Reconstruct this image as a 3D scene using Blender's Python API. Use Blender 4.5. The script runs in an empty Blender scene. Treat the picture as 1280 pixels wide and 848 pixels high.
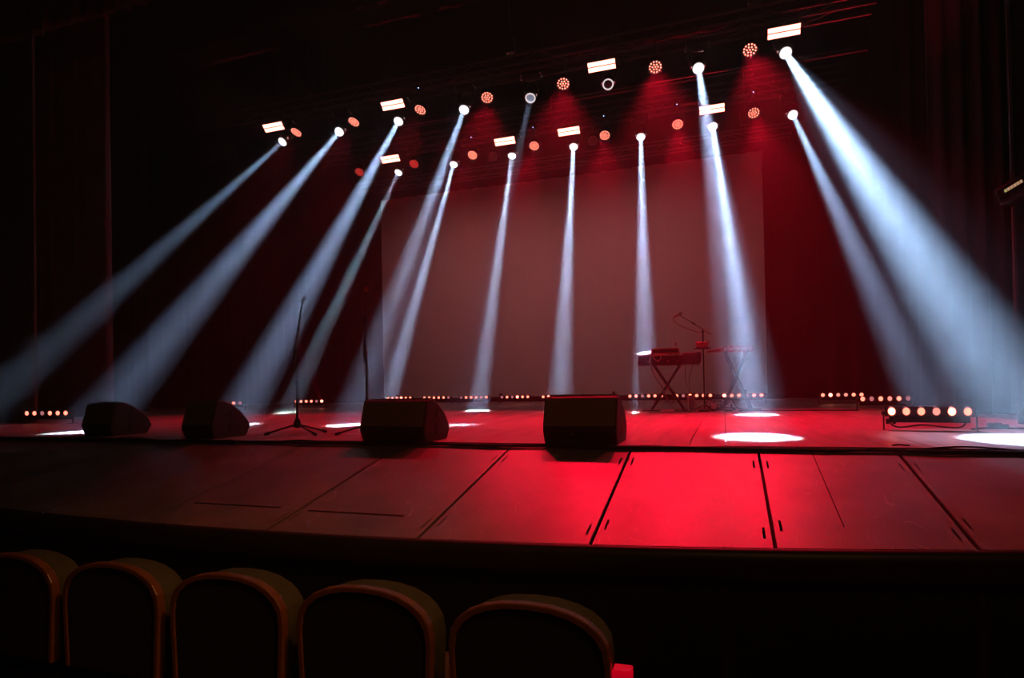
import bpy, bmesh, math, random
from mathutils import Vector, Matrix, Euler
sc = bpy.context.scene
col = sc.collection
rnd = random.Random(7)
PI = math.pi

# ------------------------------------------------------------------ camera
cam_d = bpy.data.cameras.new('camera')
cam = bpy.data.objects.new('camera', cam_d); col.objects.link(cam)
YAW = math.atan2(265, 774); PITCH = math.radians(.8); ROLL = math.radians(1.1)
F = Vector((-math.sin(YAW) * math.cos(PITCH), math.cos(YAW) * math.cos(PITCH), math.sin(PITCH)))
R0 = Vector((math.cos(YAW), math.sin(YAW), 0)); U0 = R0.cross(F)
R = R0 * math.cos(ROLL) - U0 * math.sin(ROLL); U = U0 * math.cos(ROLL) + R0 * math.sin(ROLL)
M = Matrix.Identity(4)
for i in range(3):
    M[i][0], M[i][1], M[i][2] = R[i], U[i], -F[i]
M.translation = Vector((0, 0, .45))
cam.matrix_world = M
cam_d.sensor_width = 36; cam_d.lens = 36 * 774 / 1280
cam_d.shift_x = 0; cam_d.shift_y = 48 / 1280
cam_d.clip_start = .05; cam_d.clip_end = 200
sc.camera = cam

# ------------------------------------------------------------------ world: black hall filled with thin haze
w = bpy.data.worlds.new('world'); sc.world = w; w.use_nodes = True
nt = w.node_tree; nt.nodes.clear()
wo = nt.nodes.new('ShaderNodeOutputWorld')
bg = nt.nodes.new('ShaderNodeBackground'); bg.inputs[0].default_value = (0, 0, 0, 1); bg.inputs[1].default_value = 0
vs = nt.nodes.new('ShaderNodeVolumeScatter')
vs.inputs['Color'].default_value = (.9, .93, 1, 1)
vs.inputs['Density'].default_value = .0075
vs.inputs['Anisotropy'].default_value = .45
nt.links.new(bg.outputs[0], wo.inputs[0]); nt.links.new(vs.outputs[0], wo.inputs['Volume'])

# ------------------------------------------------------------------ exposure
sc.view_settings.view_transform = 'Standard'; sc.view_settings.look = 'None'
sc.view_settings.gamma = 1; sc.view_settings.use_curve_mapping = False
sc.view_settings.exposure = 0
sc.cycles.use_denoising = True
sc.cycles.denoising_input_passes = 'RGB_ALBEDO'
sc.cycles.volume_bounces = 0
sc.cycles.max_bounces = 6; sc.cycles.diffuse_bounces = 3; sc.cycles.glossy_bounces = 2
sc.cycles.sample_clamp_indirect = 4
sc.cycles.caustics_reflective = False; sc.cycles.caustics_refractive = False

BEAM = 96        # white beam spot power
PAR = 1350          # red par spot power
# dim warm lamp at the back of the hall, high behind the seats
ld = bpy.data.lights.new('hall_lamp', 'AREA'); ld.shape = 'DISK'; ld.size = .9; ld.energy = 9; ld.color = (1, .5, .17)
ho = bpy.data.objects.new('hall_lamp', ld); col.objects.link(ho); ho.location = (1.4, -.2, 3.2)
ho.rotation_euler = (Vector((-2.0, 3.0, 0)) - ho.location).to_track_quat('-Z', 'Y').to_euler()

# ceiling downlight over the first row
l2 = bpy.data.lights.new('hall_downlight', 'AREA'); l2.shape = 'DISK'; l2.size = .3; l2.energy = 2.8; l2.color = (1, .38, .10); l2.spread = math.radians(52)
h2 = bpy.data.objects.new('hall_downlight', l2); col.objects.link(h2); h2.location = (.9, 1.0, 3.2)
h2.rotation_euler = (Vector((-1.7, 1.5, -.3)) - h2.location).to_track_quat('-Z', 'Y').to_euler()

# ------------------------------------------------------------------ materials
def mat(name, base=(.5, .5, .5), rough=.5, metal=0, noise=None, bump=0, bscale=60, spec=.5, emit=None, estr=0, rnd_tone=0, stretch=None):
    m = bpy.data.materials.new(name); m.use_nodes = True
    n = m.node_tree.nodes; l = m.node_tree.links; p = n['Principled BSDF']
    p.inputs['Base Color'].default_value = (*base, 1); p.inputs['Roughness'].default_value = rough
    p.inputs['Metallic'].default_value = metal; p.inputs['Specular IOR Level'].default_value = spec
    if emit:
        p.inputs['Emission Color'].default_value = (*emit, 1); p.inputs['Emission Strength'].default_value = estr
    tc = n.new('ShaderNodeTexCoord'); src = tc.outputs['Object']
    if stretch:
        mp = n.new('ShaderNodeMapping'); mp.inputs['Scale'].default_value = stretch
        l.new(src, mp.inputs[0]); src = mp.outputs[0]
    if noise:
        sc_, c2, lo, hi = noise
        t = n.new('ShaderNodeTexNoise'); t.inputs['Scale'].default_value = sc_; t.inputs['Detail'].default_value = 6
        l.new(src, t.inputs['Vector'])
        r = n.new('ShaderNodeValToRGB'); r.color_ramp.elements[0].position = lo; r.color_ramp.elements[1].position = hi
        r.color_ramp.elements[0].color = (*base, 1); r.color_ramp.elements[1].color = (*c2, 1)
        l.new(t.outputs[0], r.inputs[0]); out = r.outputs[0]
        if rnd_tone:
            oi = n.new('ShaderNodeObjectInfo'); mr = n.new('ShaderNodeMapRange')
            mr.inputs[3].default_value = 1 - rnd_tone; mr.inputs[4].default_value = 1 + rnd_tone
            l.new(oi.outputs['Random'], mr.inputs[0])
            mx = n.new('ShaderNodeVectorMath'); mx.operation = 'SCALE'
            l.new(out, mx.inputs[0]); l.new(mr.outputs[0], mx.inputs['Scale']); out = mx.outputs[0]
        l.new(out, p.inputs['Base Color'])
    if bump:
        t = n.new('ShaderNodeTexNoise'); t.inputs['Scale'].default_value = bscale; t.inputs['Detail'].default_value = 4
        l.new(src, t.inputs['Vector'])
        b = n.new('ShaderNodeBump'); b.inputs['Strength'].default_value = bump; b.inputs['Distance'].default_value = .01
        l.new(t.outputs[0], b.inputs['Height']); l.new(b.outputs[0], p.inputs['Normal'])
    return m

M_plank = mat('painted_plank', (.26, .24, .235), .42, noise=(3, (.40, .37, .36), .35, .7), rnd_tone=.16, bump=.12, bscale=25, stretch=(4, .35, 1))
M_plank.node_tree.nodes['Principled BSDF'].inputs['Specular IOR Level'].default_value = .4
M_black = mat('matte_black', (.012, .012, .013), .7)
M_blackpl = mat('black_plastic', (.02, .02, .021), .35)
M_fix = mat('fixture_black', (.05, .05, .055), .22)
M_cab = mat('cabinet_paint', (.04, .034, .028), .6, bump=.4, bscale=180)
M_grille = mat('cabinet_grille', (.26, .21, .14), .7, bump=.5, bscale=300)
M_cloth = mat('black_drape', (.018, .014, .016), .85, bump=.2, bscale=120)
M_velour = mat('dark_velour', (.05, .034, .037), .8, bump=.2, bscale=90)
M_leg = mat('lit_velour', (.20, .11, .12), .8, bump=.2, bscale=90)  # paler copy of the dark velour, red light put into its colour
M_valance = mat('brown_velour', (.11, .075, .05), .8, noise=(2, (.15, .1, .065), .3, .7), bump=.3, bscale=60)
M_wall = mat('dark_wall', (.02, .017, .016), .85, bump=.2, bscale=20)
M_arch = mat('brown_plaster', (.11, .085, .055), .8, noise=(4, (.15, .11, .075), .35, .7), bump=.4, bscale=30)
M_screen = mat('projection_screen', (.80, .79, .76), .8, noise=(.8, (.84, .83, .80), .3, .7), bump=.05, bscale=40)
M_metal = mat('truss_aluminium', (.10, .10, .105), .45, metal=.3)
M_steel = mat('dark_steel', (.08, .08, .085), .35, metal=.5)
M_chrome = mat('chrome', (.7, .7, .7), .18, metal=1)
M_front = mat('pit_wall', (.010, .008, .006), .7, bump=.15, bscale=20)
M_nose = mat('varnished_nosing', (.035, .02, .015), .45, noise=(6, (.05, .03, .022), .35, .7))
M_wood = mat('varnished_wood', (.20, .062, .02), .34, noise=(5, (.27, .09, .03), .35, .7), stretch=(1, 1, 6))
M_seatback = mat('seat_shell', (.028, .019, .012), .5, bump=.1)
M_seatcloth = mat('olive_upholstery', (.07, .058, .026), .9, noise=(9, (.09, .078, .034), .35, .7), bump=.5, bscale=160)
M_armw = mat('pale_laminate', (.75, .72, .7), .4)
M_carpet = mat('hall_carpet', (.02, .012, .012), .95, bump=.4, bscale=120)
M_rubber = mat('rubber', (.01, .01, .01), .8)
M_cable = mat('cable_jacket', (.012, .011, .012), .45)
M_whitepl = mat('white_plastic', (.8, .79, .76), .4)
M_key = mat('white_keys', (.8, .8, .78), .3)
M_redlit = mat('red_lit_plastic', (.45, .04, .05), .35)  # red stage light put into the colour of the gear
M_greypl = mat('grey_plastic', (.35, .34, .34), .5)
M_amber = mat('gold_plug', (.8, .5, .15), .3, metal=1)
M_tag = mat('tag_cream_glow', (.85, .8, .62), .5, emit=(1, .62, .35), estr=.35)  # weak emission makes the label blocks look lit, no lamp in them
M_tag2 = mat('tag_yellow_glow', (.7, .7, .3), .5, emit=(.8, .8, .3), estr=.3)
M_led_white = mat('beam_lens', (.9, .9, .9), .2, emit=(.85, .92, 1), estr=14)
M_led_dim = mat('dim_lens', (.2, .25, .3), .1, emit=(.5, .62, .85), estr=.25)
M_ringlit = mat('lit_lens_ring', (.8, .8, .8), .25, emit=(1, .85, .85), estr=.8)  # ring brightness painted as emission, the ring itself is no lamp
M_glass_off = mat('dark_lens', (.03, .03, .035), .05)
M_par_led = mat('red_led', (.8, .1, .1), .3, emit=(1, .22, .15), estr=4.6)
M_par_dim = mat('dim_red_led', (.8, .1, .1), .3, emit=(1, .05, .045), estr=1.4)
M_par_off = mat('unlit_led', (.9, .85, .85), .3)
M_strobe = mat('red_strobe', (.9, .4, .3), .4, emit=(1, .26, .19), estr=6)
M_lampred = mat('red_lamp', (.5, .01, .02), .2, emit=(1, .0, .022), estr=.42)
M_blue = mat('blue_status', (.2, .3, .8), .4, emit=(.35, .5, 1), estr=5)
M_bar = [mat('bar_led_%s' % k, (.8, .2, .15), .3, emit=(1, g, b), estr=s) for k, g, b, s in (('bright', .2, .12, 9), ('lit', .22, .14, 2.6), ('soft', .3, .24, 1.2), ('faint', .35, .4, .4))]
M_barface = mat('bar_face', (.12, .05, .06), .25)

# apron panels: worn dark board with fine pale scratches
def apron_mat():
    m = mat('worn_stage_board', (.22, .2, .2), .38, bump=.06, bscale=30)
    n = m.node_tree.nodes; l = m.node_tree.links; p = n['Principled BSDF']
    tc = n.new('ShaderNodeTexCoord')
    oi = n.new('ShaderNodeObjectInfo')
    off = n.new('ShaderNodeVectorMath'); off.operation = 'ADD'
    l.new(tc.outputs['Object'], off.inputs[0])
    sc3 = n.new('ShaderNodeVectorMath'); sc3.operation = 'SCALE'; sc3.inputs[0].default_value = (13, 7, 0)
    l.new(oi.outputs['Random'], sc3.inputs['Scale']); l.new(sc3.outputs[0], off.inputs[1])
    big = n.new('ShaderNodeTexNoise'); big.inputs['Scale'].default_value = 2.2; big.inputs['Detail'].default_value = 5
    l.new(off.outputs[0], big.inputs['Vector'])
    r = n.new('ShaderNodeValToRGB'); r.color_ramp.elements[0].position = .3; r.color_ramp.elements[1].position = .72
    r.color_ramp.elements[0].color = (.17, .15, .15, 1); r.color_ramp.elements[1].color = (.31, .28, .275, 1)
    l.new(big.outputs[0], r.inputs[0])
    cur = r.outputs[0]
    for k, (ang, s, w_) in enumerate(((.5, 1.5, .0035), (-.3, 1.9, .003), (1.2, 1.1, .0025))):
        mp = n.new('ShaderNodeMapping'); mp.inputs['Rotation'].default_value = (0, 0, ang); mp.inputs['Scale'].default_value = (2.6, .8, 1); mp.inputs['Location'].default_value = (k * 3.1, k, 0)
        l.new(off.outputs[0], mp.inputs[0])
        wn = n.new('ShaderNodeTexNoise'); wn.inputs['Scale'].default_value = s; wn.inputs['Detail'].default_value = 1.5
        l.new(mp.outputs[0], wn.inputs['Vector'])
        a = n.new('ShaderNodeMath'); a.operation = 'SUBTRACT'; a.inputs[1].default_value = .5; l.new(wn.outputs[0], a.inputs[0])
        b = n.new('ShaderNodeMath'); b.operation = 'ABSOLUTE'; l.new(a.outputs[0], b.inputs[0])
        c = n.new('ShaderNodeMapRange'); c.inputs[1].default_value = 0; c.inputs[2].default_value = w_; c.inputs[3].default_value = 1; c.inputs[4].default_value = 0
        l.new(b.outputs[0], c.inputs[0])
        g = n.new('ShaderNodeTexNoise'); g.inputs['Scale'].default_value = 4 + k; l.new(mp.outputs[0], g.inputs['Vector'])
        gr = n.new('ShaderNodeMapRange'); gr.inputs[1].default_value = .5; gr.inputs[2].default_value = .68; l.new(g.outputs[0], gr.inputs[0])
        mu = n.new('ShaderNodeMath'); mu.operation = 'MULTIPLY'; l.new(c.outputs[0], mu.inputs[0]); l.new(gr.outputs[0], mu.inputs[1])
        mx = n.new('ShaderNodeMixRGB'); mx.inputs[2].default_value = (.55, .5, .49, 1)
        l.new(mu.outputs[0], mx.inputs[0]); l.new(cur, mx.inputs[1]); cur = mx.outputs[0]
    l.new(cur, p.inputs['Base Color'])
    return m
M_apron = apron_mat()

# ------------------------------------------------------------------ helpers
class MB:
    def __init__(s): s.bm = bmesh.new()
    def box(s, c, d, rot=None, bevel=0):
        g = bmesh.ops.create_cube(s.bm, size=1)['verts']
        m = Matrix.Translation(Vector(c)) @ (rot.to_matrix().to_4x4() if rot else Matrix.Identity(4)) @ Matrix.Diagonal((*d, 1))
        bmesh.ops.transform(s.bm, matrix=m, verts=g)
        if bevel:
            e = list({e for v in g for e in v.link_edges})
            bmesh.ops.bevel(s.bm, geom=e, offset=bevel, segments=2, affect='EDGES', profile=.5)
        return s
    def cyl(s, a, b, r, r2=None, seg=12, caps=True):
        a, b = Vector(a), Vector(b); d = b - a
        g = bmesh.ops.create_cone(s.bm, cap_ends=caps, segments=seg, radius1=r, radius2=r if r2 is None else r2, depth=d.length)['verts']
        m = Matrix.Translation((a + b) / 2) @ d.to_track_quat('Z', 'Y').to_matrix().to_4x4()
        bmesh.ops.transform(s.bm, matrix=m, verts=g); return s
    def sph(s, c, r, seg=12, scale=(1, 1, 1)):
        g = bmesh.ops.create_uvsphere(s.bm, u_segments=seg, v_segments=max(6, seg // 2), radius=r)['verts']
        bmesh.ops.transform(s.bm, matrix=Matrix.Translation(Vector(c)) @ Matrix.Diagonal((*scale, 1)), verts=g); return s
    def tube(s, pts, r, seg=8, cyc=False):
        pts = [Vector(p) for p in pts]; n = len(pts); rings = []
        for i, p in enumerate(pts):
            t = (pts[min(i + 1, n - 1)] - pts[max(i - 1, 0)]).normalized()
            q = t.to_track_quat('Z', 'Y')
            rings.append([s.bm.verts.new(p + q @ Vector((r * math.cos(2 * PI * k / seg), r * math.sin(2 * PI * k / seg), 0))) for k in range(seg)])
        for i in range(n - 1):
            for k in range(seg):
                s.bm.faces.new((rings[i][k], rings[i][(k + 1) % seg], rings[i + 1][(k + 1) % seg], rings[i + 1][k]))
        s.bm.faces.new(rings[0][::-1]); s.bm.faces.new(rings[-1]); return s
    def lathe(s, prof, seg=24, axis='Z', mtx=None, caps=True):
        rings = []
        for r, z in prof:
            rings.append([s.bm.verts.new((r * math.cos(2 * PI * k / seg), r * math.sin(2 * PI * k / seg), z)) for k in range(seg)])
        for i in range(len(prof) - 1):
            for k in range(seg):
                s.bm.faces.new((rings[i][k], rings[i][(k + 1) % seg], rings[i + 1][(k + 1) % seg], rings[i + 1][k]))
        vs_ = [v for r_ in rings for v in r_]
        if caps and prof[0][0] > 1e-4: s.bm.faces.new(rings[0][::-1])
        if caps and prof[-1][0] > 1e-4: s.bm.faces.new(rings[-1])
        if mtx: bmesh.ops.transform(s.bm, matrix=mtx, verts=vs_)
        return s
    def prism(s, poly, x0, x1, ax='X'):
        # poly in (y,z) extruded along x, or (x,z) extruded along y when ax == 'Y'
        f = (lambda t, p: (t, p[0], p[1])) if ax == 'X' else (lambda t, p: (p[0], t, p[1]))
        a = [s.bm.verts.new(f(x0, p)) for p in poly]; b = [s.bm.verts.new(f(x1, p)) for p in poly]; n = len(poly)
        for i in range(n): s.bm.faces.new((a[i], a[(i + 1) % n], b[(i + 1) % n], b[i]))
        s.bm.faces.new(a[::-1]); s.bm.faces.new(b); return s
    def build(s, name, m, parent=None, smooth=False, bevel=0):
        bmesh.ops.recalc_face_normals(s.bm, faces=s.bm.faces)
        me = bpy.data.meshes.new(name); s.bm.to_mesh(me); s.bm.free(); me.materials.append(m)
        if smooth:
            for p in me.polygons: p.use_smooth = True
            try: me.set_sharp_from_angle(angle=math.radians(40))
            except Exception: pass
        o = bpy.data.objects.new(name, me); col.objects.link(o)
        if parent: o.parent = parent
        if bevel:
            b = o.modifiers.new('bevel', 'BEVEL'); b.width = bevel; b.segments = 2; b.limit_method = 'ANGLE'
        return o

def tag(o, label, cat, group=None):
    o['label'] = label; o['category'] = cat
    if group: o['group'] = group
    return o
def thing(name, label, cat, loc=(0, 0, 0), rotz=0, group=None):
    o = bpy.data.objects.new(name, None); col.objects.link(o); o.location = loc; o.rotation_euler = (0, 0, rotz)
    o.empty_display_size = .1
    return tag(o, label, cat, group)
def struct(o, label=None):
    o['kind'] = 'structure'
    if label: o['label'] = label
    return o
def dup(o, parent=None):
    c = o.copy(); col.objects.link(c)
    if parent: c.parent = parent
    for ch in list(o.children): dup(ch, c)
    return c
def arc(pts, n=8):
    # Catmull-Rom through the given points
    P = [Vector(p) for p in pts]; P = [P[0]] + P + [P[-1]]; out = []
    for i in range(1, len(P) - 2):
        for k in range(n):
            t = k / n; a, b, c, d = P[i - 1], P[i], P[i + 1], P[i + 2]
            out.append(.5 * ((2 * b) + (c - a) * t + (2 * a - 5 * b + 4 * c - d) * t * t + (3 * b - a - 3 * c + d) * t ** 3))
    out.append(P[-2]); return out

# ================================================================== STRUCTURE
YS = 4.45; SL = .214; XL, XR = -18.0, 5.6
floor = struct(MB().box(((XL + XR) / 2, (YS + 17.6) / 2, -.08), (XR - XL, 17.6 - YS, .10)).build('floor', M_black), 'stage floor of dark painted boards lit red')
# planks of the stage floor, running up and down stage
def plank_mesh(ln):
    b = MB(); b.box((0, ln / 2, -.012), (.243, ln - .004, .032)); o = b.build('plank', M_plank, floor, bevel=0)
    return o
p1 = plank_mesh(4.6); p2 = plank_mesh(4.4); p3 = plank_mesh(4.1)
W = .25; n = int((XR - XL) / W); first = {1: 0, 2: 0, 3: 0}
for i in range(n):
    x = XL + W * (i + .5); sh = rnd.choice((0, .9, 1.7))
    ys = YS; segs = []
    # three boards end to end; ends staggered by cutting the first one short
    for k, p, ln in ((1, p1, 4.6), (2, p2, 4.4), (3, p3, 4.1)):
        if k == 1: s = (4.6 - sh) / 4.6
        elif k == 3: s = (4.1 + sh) / 4.1
        else: s = 1
        o = p if not first[k] else p.copy()
        if first[k]: col.objects.link(o)
        first[k] = 1
        o.location = (x, ys, rnd.uniform(-.0012, .0012)); o.scale = (1, s, 1); ys += ln * s

# sloping apron in front (curved front edge)
def yfront(x): return 2.87 + .0177 * (x + 2.9) ** 2
def zs(y): return (y - YS) * SL - .004
apron = struct(MB().prism([(YS, -.06), (YS, -.2), (2.6, -.62), (2.6, -.47)], -11.9, 4.6).build('apron', M_black), 'dark sloping forestage of wide boards')
# the sub-base must not stick out beyond the curved edge: trim it
bm = bmesh.new(); bm.from_mesh(apron.data); bmesh.ops.subdivide_edges(bm, edges=[e for e in bm.edges if abs(e.verts[0].co.x - e.verts[1].co.x) > 1], cuts=60)
for v in bm.verts:
    yf = min(yfront(v.co.x) + .02, YS - .02)
    if v.co.y < YS - .5: dy = yf - v.co.y; v.co.y = yf; v.co.z += dy * SL
bm.to_mesh(apron.data); bm.free()
joints = [-11.8, -10.87, -9.93, -9.0, -8.07, -7.13, -6.2, -5.27, -4.33, -3.39, -2.47, -1.53, -.63, .203, 1.01, 1.9, 2.8, 3.7, 4.5]
SLW = .012
for a, b in zip(joints[:-1], joints[1:]):
    g = .009
    x0, x1 = a + g, b - g
    xs = sorted({x0, x1, a + .034, a + .034 + SLW, b - .034 - SLW, b - .034} | {a + .034 + (b - a - .068) * k / 6 for k in range(1, 6)})
    slots_y = [(yfront((a + b) / 2) + .13, yfront((a + b) / 2) + .25), (YS - .36, YS - .23)]
    bm = bmesh.new()
    fr = lambda x: yfront(x)
    def grid_y(x):
        f0 = min(fr(x), YS - .03); L = YS - .012 - f0
        return [f0, slots_y[0][0], slots_y[0][1], slots_y[1][0], slots_y[1][1], YS - .012] if slots_y[0][1] < slots_y[1][0] and f0 < slots_y[0][0] else [f0 + L * t for t in (0, .2, .4, .6, .8, 1)]
    V = [[bm.verts.new((x, y, zs(y))) for y in grid_y(x)] for x in xs]
    ia = [i for i, x in enumerate(xs) if abs(x - (a + .034)) < 1e-6][0]; ib = [i for i, x in enumerate(xs) if abs(x - (b - .034 - SLW)) < 1e-6][0]
    for i in range(len(xs) - 1):
        for j in range(5):
            if i in (ia, ib) and j in (1, 3): continue
            bm.faces.new((V[i][j], V[i + 1][j], V[i + 1][j + 1], V[i][j + 1]))
    me = bpy.data.meshes.new('apron_panel'); bm.to_mesh(me); bm.free(); me.materials.append(M_apron)
    o = bpy.data.objects.new('apron_panel', me); col.objects.link(o); o.parent = apron
    so = o.modifiers.new('thick', 'SOLIDIFY'); so.thickness = .018; so.offset = -1
# raised, slightly uneven cross board lines on two panels (thin strips let into the boards)
for x0, x1, y0, y1 in ((-3.30, -2.62, 3.18, 3.10), (-2.40, -1.75, 3.16, 3.12), (.52, .555, 4.40, 3.3)):
    b = MB(); 
    if abs(x1 - x0) > .1:
        b.prism([(y0, zs(y0) + .003), (y0 - .012, zs(y0 - .012) + .003), (y0 - .012, zs(y0) - .01), (y0, zs(y0) - .01)], x0, x1)
    else:
        b.prism([(y0, zs(y0) + .0025), (y1, zs(y1) + .0025), (y1, zs(y1) - .01), (y0, zs(y0) - .01)], x0, x0 + .006)
    b.build('joint_strip', M_black, apron)

# nosing + pit wall following the curve
def sweep(prof, name, m, x0, x1, n, parent=None):
    bm = bmesh.new(); rings = []
    for i in range(n + 1):
        x = x0 + (x1 - x0) * i / n; y = min(yfront(x), YS - .03); nx = -2 * .0177 * (x + 2.9); L = math.hypot(nx, 1)
        rings.append([bm.verts.new((x - nx / L * -o_ * 1, y - o_ / L, zs(y) + z_)) for o_, z_ in prof])
    for i in range(n):
        for k in range(len(prof) - 1):
            bm.faces.new((rings[i][k], rings[i + 1][k], rings[i + 1][k + 1], rings[i][k + 1]))
    bmesh.ops.recalc_face_normals(bm, faces=bm.faces)
    me = bpy.data.meshes.new(name); bm.to_mesh(me); bm.free(); me.materials.append(m)
    for p in me.polygons: p.use_smooth = True
    o = bpy.data.objects.new(name, me); col.objects.link(o)
    if parent: o.parent = parent
    return o
nose = struct(sweep([(-.02, -.02), (0, -.002)] + [(.045 * math.sin(t * PI / 12), -.002 - .05 * (1 - math.cos(t * PI / 12))) for t in range(1, 7)] + [(.045, -.12), (.03, -.15), (-.06, -.155)], 'trim_1', M_nose, -11.6, 4.4, 90), 'rounded dark wooden nosing along the curved stage edge')
# front wall below
bm = bmesh.new(); prev = None
for i in range(91):
    x = -11.6 + 16 * i / 90; y = min(yfront(x), YS - .03) + .05
    cur = (bm.verts.new((x, y, zs(y) - .05)), bm.verts.new((x, y, -1.1)))
    if prev: bm.faces.new((prev[0], cur[0], cur[1], prev[1]))
    prev = cur
me = bpy.data.meshes.new('wall_front'); bm.to_mesh(me); bm.free(); me.materials.append(M_front)
wf = bpy.data.objects.new('wall_front', me); col.objects.link(wf); struct(wf, 'black panelled wall below the stage edge')
PX = [-5.9, -4.75, -3.55, -2.4, -1.17, -.02, 1.02, 2.1, 3.2]
for a, b in zip(PX[:-1], PX[1:]):
    n_ = 6; bm = bmesh.new(); pts = []
    for i in range(n_ + 1):
        x = a + .012 + (b - a - .024) * i / n_; y = yfront(x) + .035
        pts.append((bm.verts.new((x, y, -.46)), bm.verts.new((x, y, -1.06))))
    for i in range(n_): bm.faces.new((pts[i][0], pts[i + 1][0], pts[i + 1][1], pts[i][1]))
    me = bpy.data.meshes.new('wall_panel'); bm.to_mesh(me); bm.free(); me.materials.append(M_front)
    o = bpy.data.objects.new('wall_panel', me); col.objects.link(o); o.parent = wf
    so = o.modifiers.new('t', 'SOLIDIFY'); so.thickness = .016
for x in PX[1:-1]:
    y = yfront(x) + .02
    MB().box((x, y, -.76), (.028, .012, .60)).build('batten', M_nose, wf)

house = struct(MB().box((-4, -1.5, -1.13), (24, 12.2, .1)).build('floor', M_carpet), 'dark carpeted hall floor below the stage')
# stage shell
struct(MB().box(((XL + XR) / 2, 17.7, 4), (XR - XL, .2, 9.4)).build('wall_back', M_wall), 'black back wall of the stage')
struct(MB().box((XL - .1, 12.3, 4), (.2, 10.8, 9.4)).build('wall_left', M_wall), 'black side wall stage right')
struct(MB().box((XR + .1, 12.3, 4), (.2, 10.8, 9.4)).build('wall_right', M_wall), 'black side wall stage left')
struct(MB().box(((XL + XR) / 2, 12.3, 8.8), (XR - XL, 10.8, .2)).build('ceiling', M_wall), 'black ceiling of the fly tower')
struct(MB().box((-14.3, 7.03, 3.9), (7.4, .04, 9.8)).build('wall_proscenium_left', M_arch), 'brown proscenium wall left of the stage opening')
struct(MB().box((4.1, 7.03, 3.9), (3.0, .04, 9.8)).build('wall_proscenium_right', M_wall), 'black proscenium wall right of the stage opening')
struct(MB().box((-4.2, 7.2, 7.9), (13.6, .3, 1.8)).build('wall_proscenium_top', M_wall), 'black wall above the stage opening')

# ================================================================== CURTAINS
def curtain(name, m, a, b, z0, z1, folds, amp, label, cat='curtain', hem=0, sharp=1.0, seedv=0, flare=0.0):
    r = random.Random(seedv); ax, ay = a; bx, by = b; N = folds * 10; rows = 14
    L = math.hypot(bx - ax, by - ay); tx, ty = (bx - ax) / L, (by - ay) / L; nx, ny = -ty, tx
    ph = [r.uniform(-.9, .9) for _ in range(folds + 2)]; am = [r.uniform(.45, 1.2) for _ in range(folds + 2)]
    bm = bmesh.new(); V = []
    for j in range(rows + 1):
        v = j / rows; z = z1 + (z0 - z1) * v; row = []
        for i in range(N + 1):
            u = i / N; f = u * folds; k = int(f)
            s = math.sin(2 * PI * f + ph[k] * .5 * v + ph[0])
            s = math.copysign(abs(s) ** sharp, s)
            d = amp * am[k] * s * (.75 + .35 * v)
            al = u * L * (1 + flare * v)
            zz = z + (hem * math.sin(PI * u * 3) if j == rows else 0)
            row.append(bm.verts.new((ax + tx * al + nx * d, ay + ty * al + ny * d, zz)))
        V.append(row)
    for j in range(rows):
        for i in range(N): bm.faces.new((V[j][i], V[j][i + 1], V[j + 1][i + 1], V[j + 1][i]))
    me = bpy.data.meshes.new(name); bm.to_mesh(me); bm.free(); me.materials.append(m)
    for p in me.polygons: p.use_smooth = True
    o = bpy.data.objects.new(name, me); col.objects.link(o); tag(o, label, cat)
    so = o.modifiers.new('t', 'SOLIDIFY'); so.thickness = .012
    return o
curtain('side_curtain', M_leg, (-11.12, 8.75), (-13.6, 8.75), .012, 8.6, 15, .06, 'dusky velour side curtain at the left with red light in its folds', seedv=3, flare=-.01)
curtain('side_curtain', M_cloth, (-13.05, 11.2), (-16.8, 11.2), .012, 8.6, 16, .05, 'black side curtain behind the leftmost beams, far left upstage', seedv=4)
curtain('side_curtain', M_cloth, (-14.4, 14.2), (-17.6, 14.2), .012, 8.6, 12, .05, 'black side curtain at the very back on the left', seedv=14)
curtain('side_curtain', M_velour, (2.40, 8.7), (5.3, 8.7), .012, 8.6, 15, .07, 'dark velour side curtain on the right with thin red-lit fold edges', seedv=5, sharp=1.3)
curtain('side_curtain', M_cloth, (2.80, 11.5), (5.4, 11.5), .012, 8.6, 13, .06, 'black side curtain behind the right beams, middle of the three', seedv=6, flare=-.02)
curtain('side_curtain', M_cloth, (2.76, 13.4), (5.4, 13.4), .012, 8.6, 13, .05, 'black side curtain farthest upstage on the right', seedv=8)
curtain('side_curtain', M_cloth, (2.55, 6.85), (4.4, 6.85), .012, 6.16, 9, .04, 'black curtain nearest the camera at the right frame edge', seedv=9)
curtain('back_curtain', M_cloth, (-16.5, 17.1), (5.2, 17.1), .012, 8.6, 70, .05, 'dark curtain across the back behind the screen', seedv=10)
curtain('valance', M_valance, (-11.6, 6.9), (2.9, 6.9), 6.22, 8.6, 46, .05, 'brown gathered valance across the top of the stage opening', cat='valance', hem=.02, seedv=11)
curtain('border_cloth', M_cloth, (-14, 9.6), (5, 9.6), 7.3, 8.65, 40, .04, 'black border cloth in front of the lighting trusses', cat='border cloth', seedv=12)
curtain('border_cloth', M_cloth, (-14, 12.2), (5, 12.2), 7.05, 8.65, 40, .04, 'black border cloth between the two lighting trusses', cat='border cloth', seedv=13)
curtain('border_cloth', M_cloth, (-15, 16.35), (5, 16.35), 6.12, 8.65, 44, .03, 'black border cloth hiding the top of the screen', cat='border cloth', seedv=15)

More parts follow.
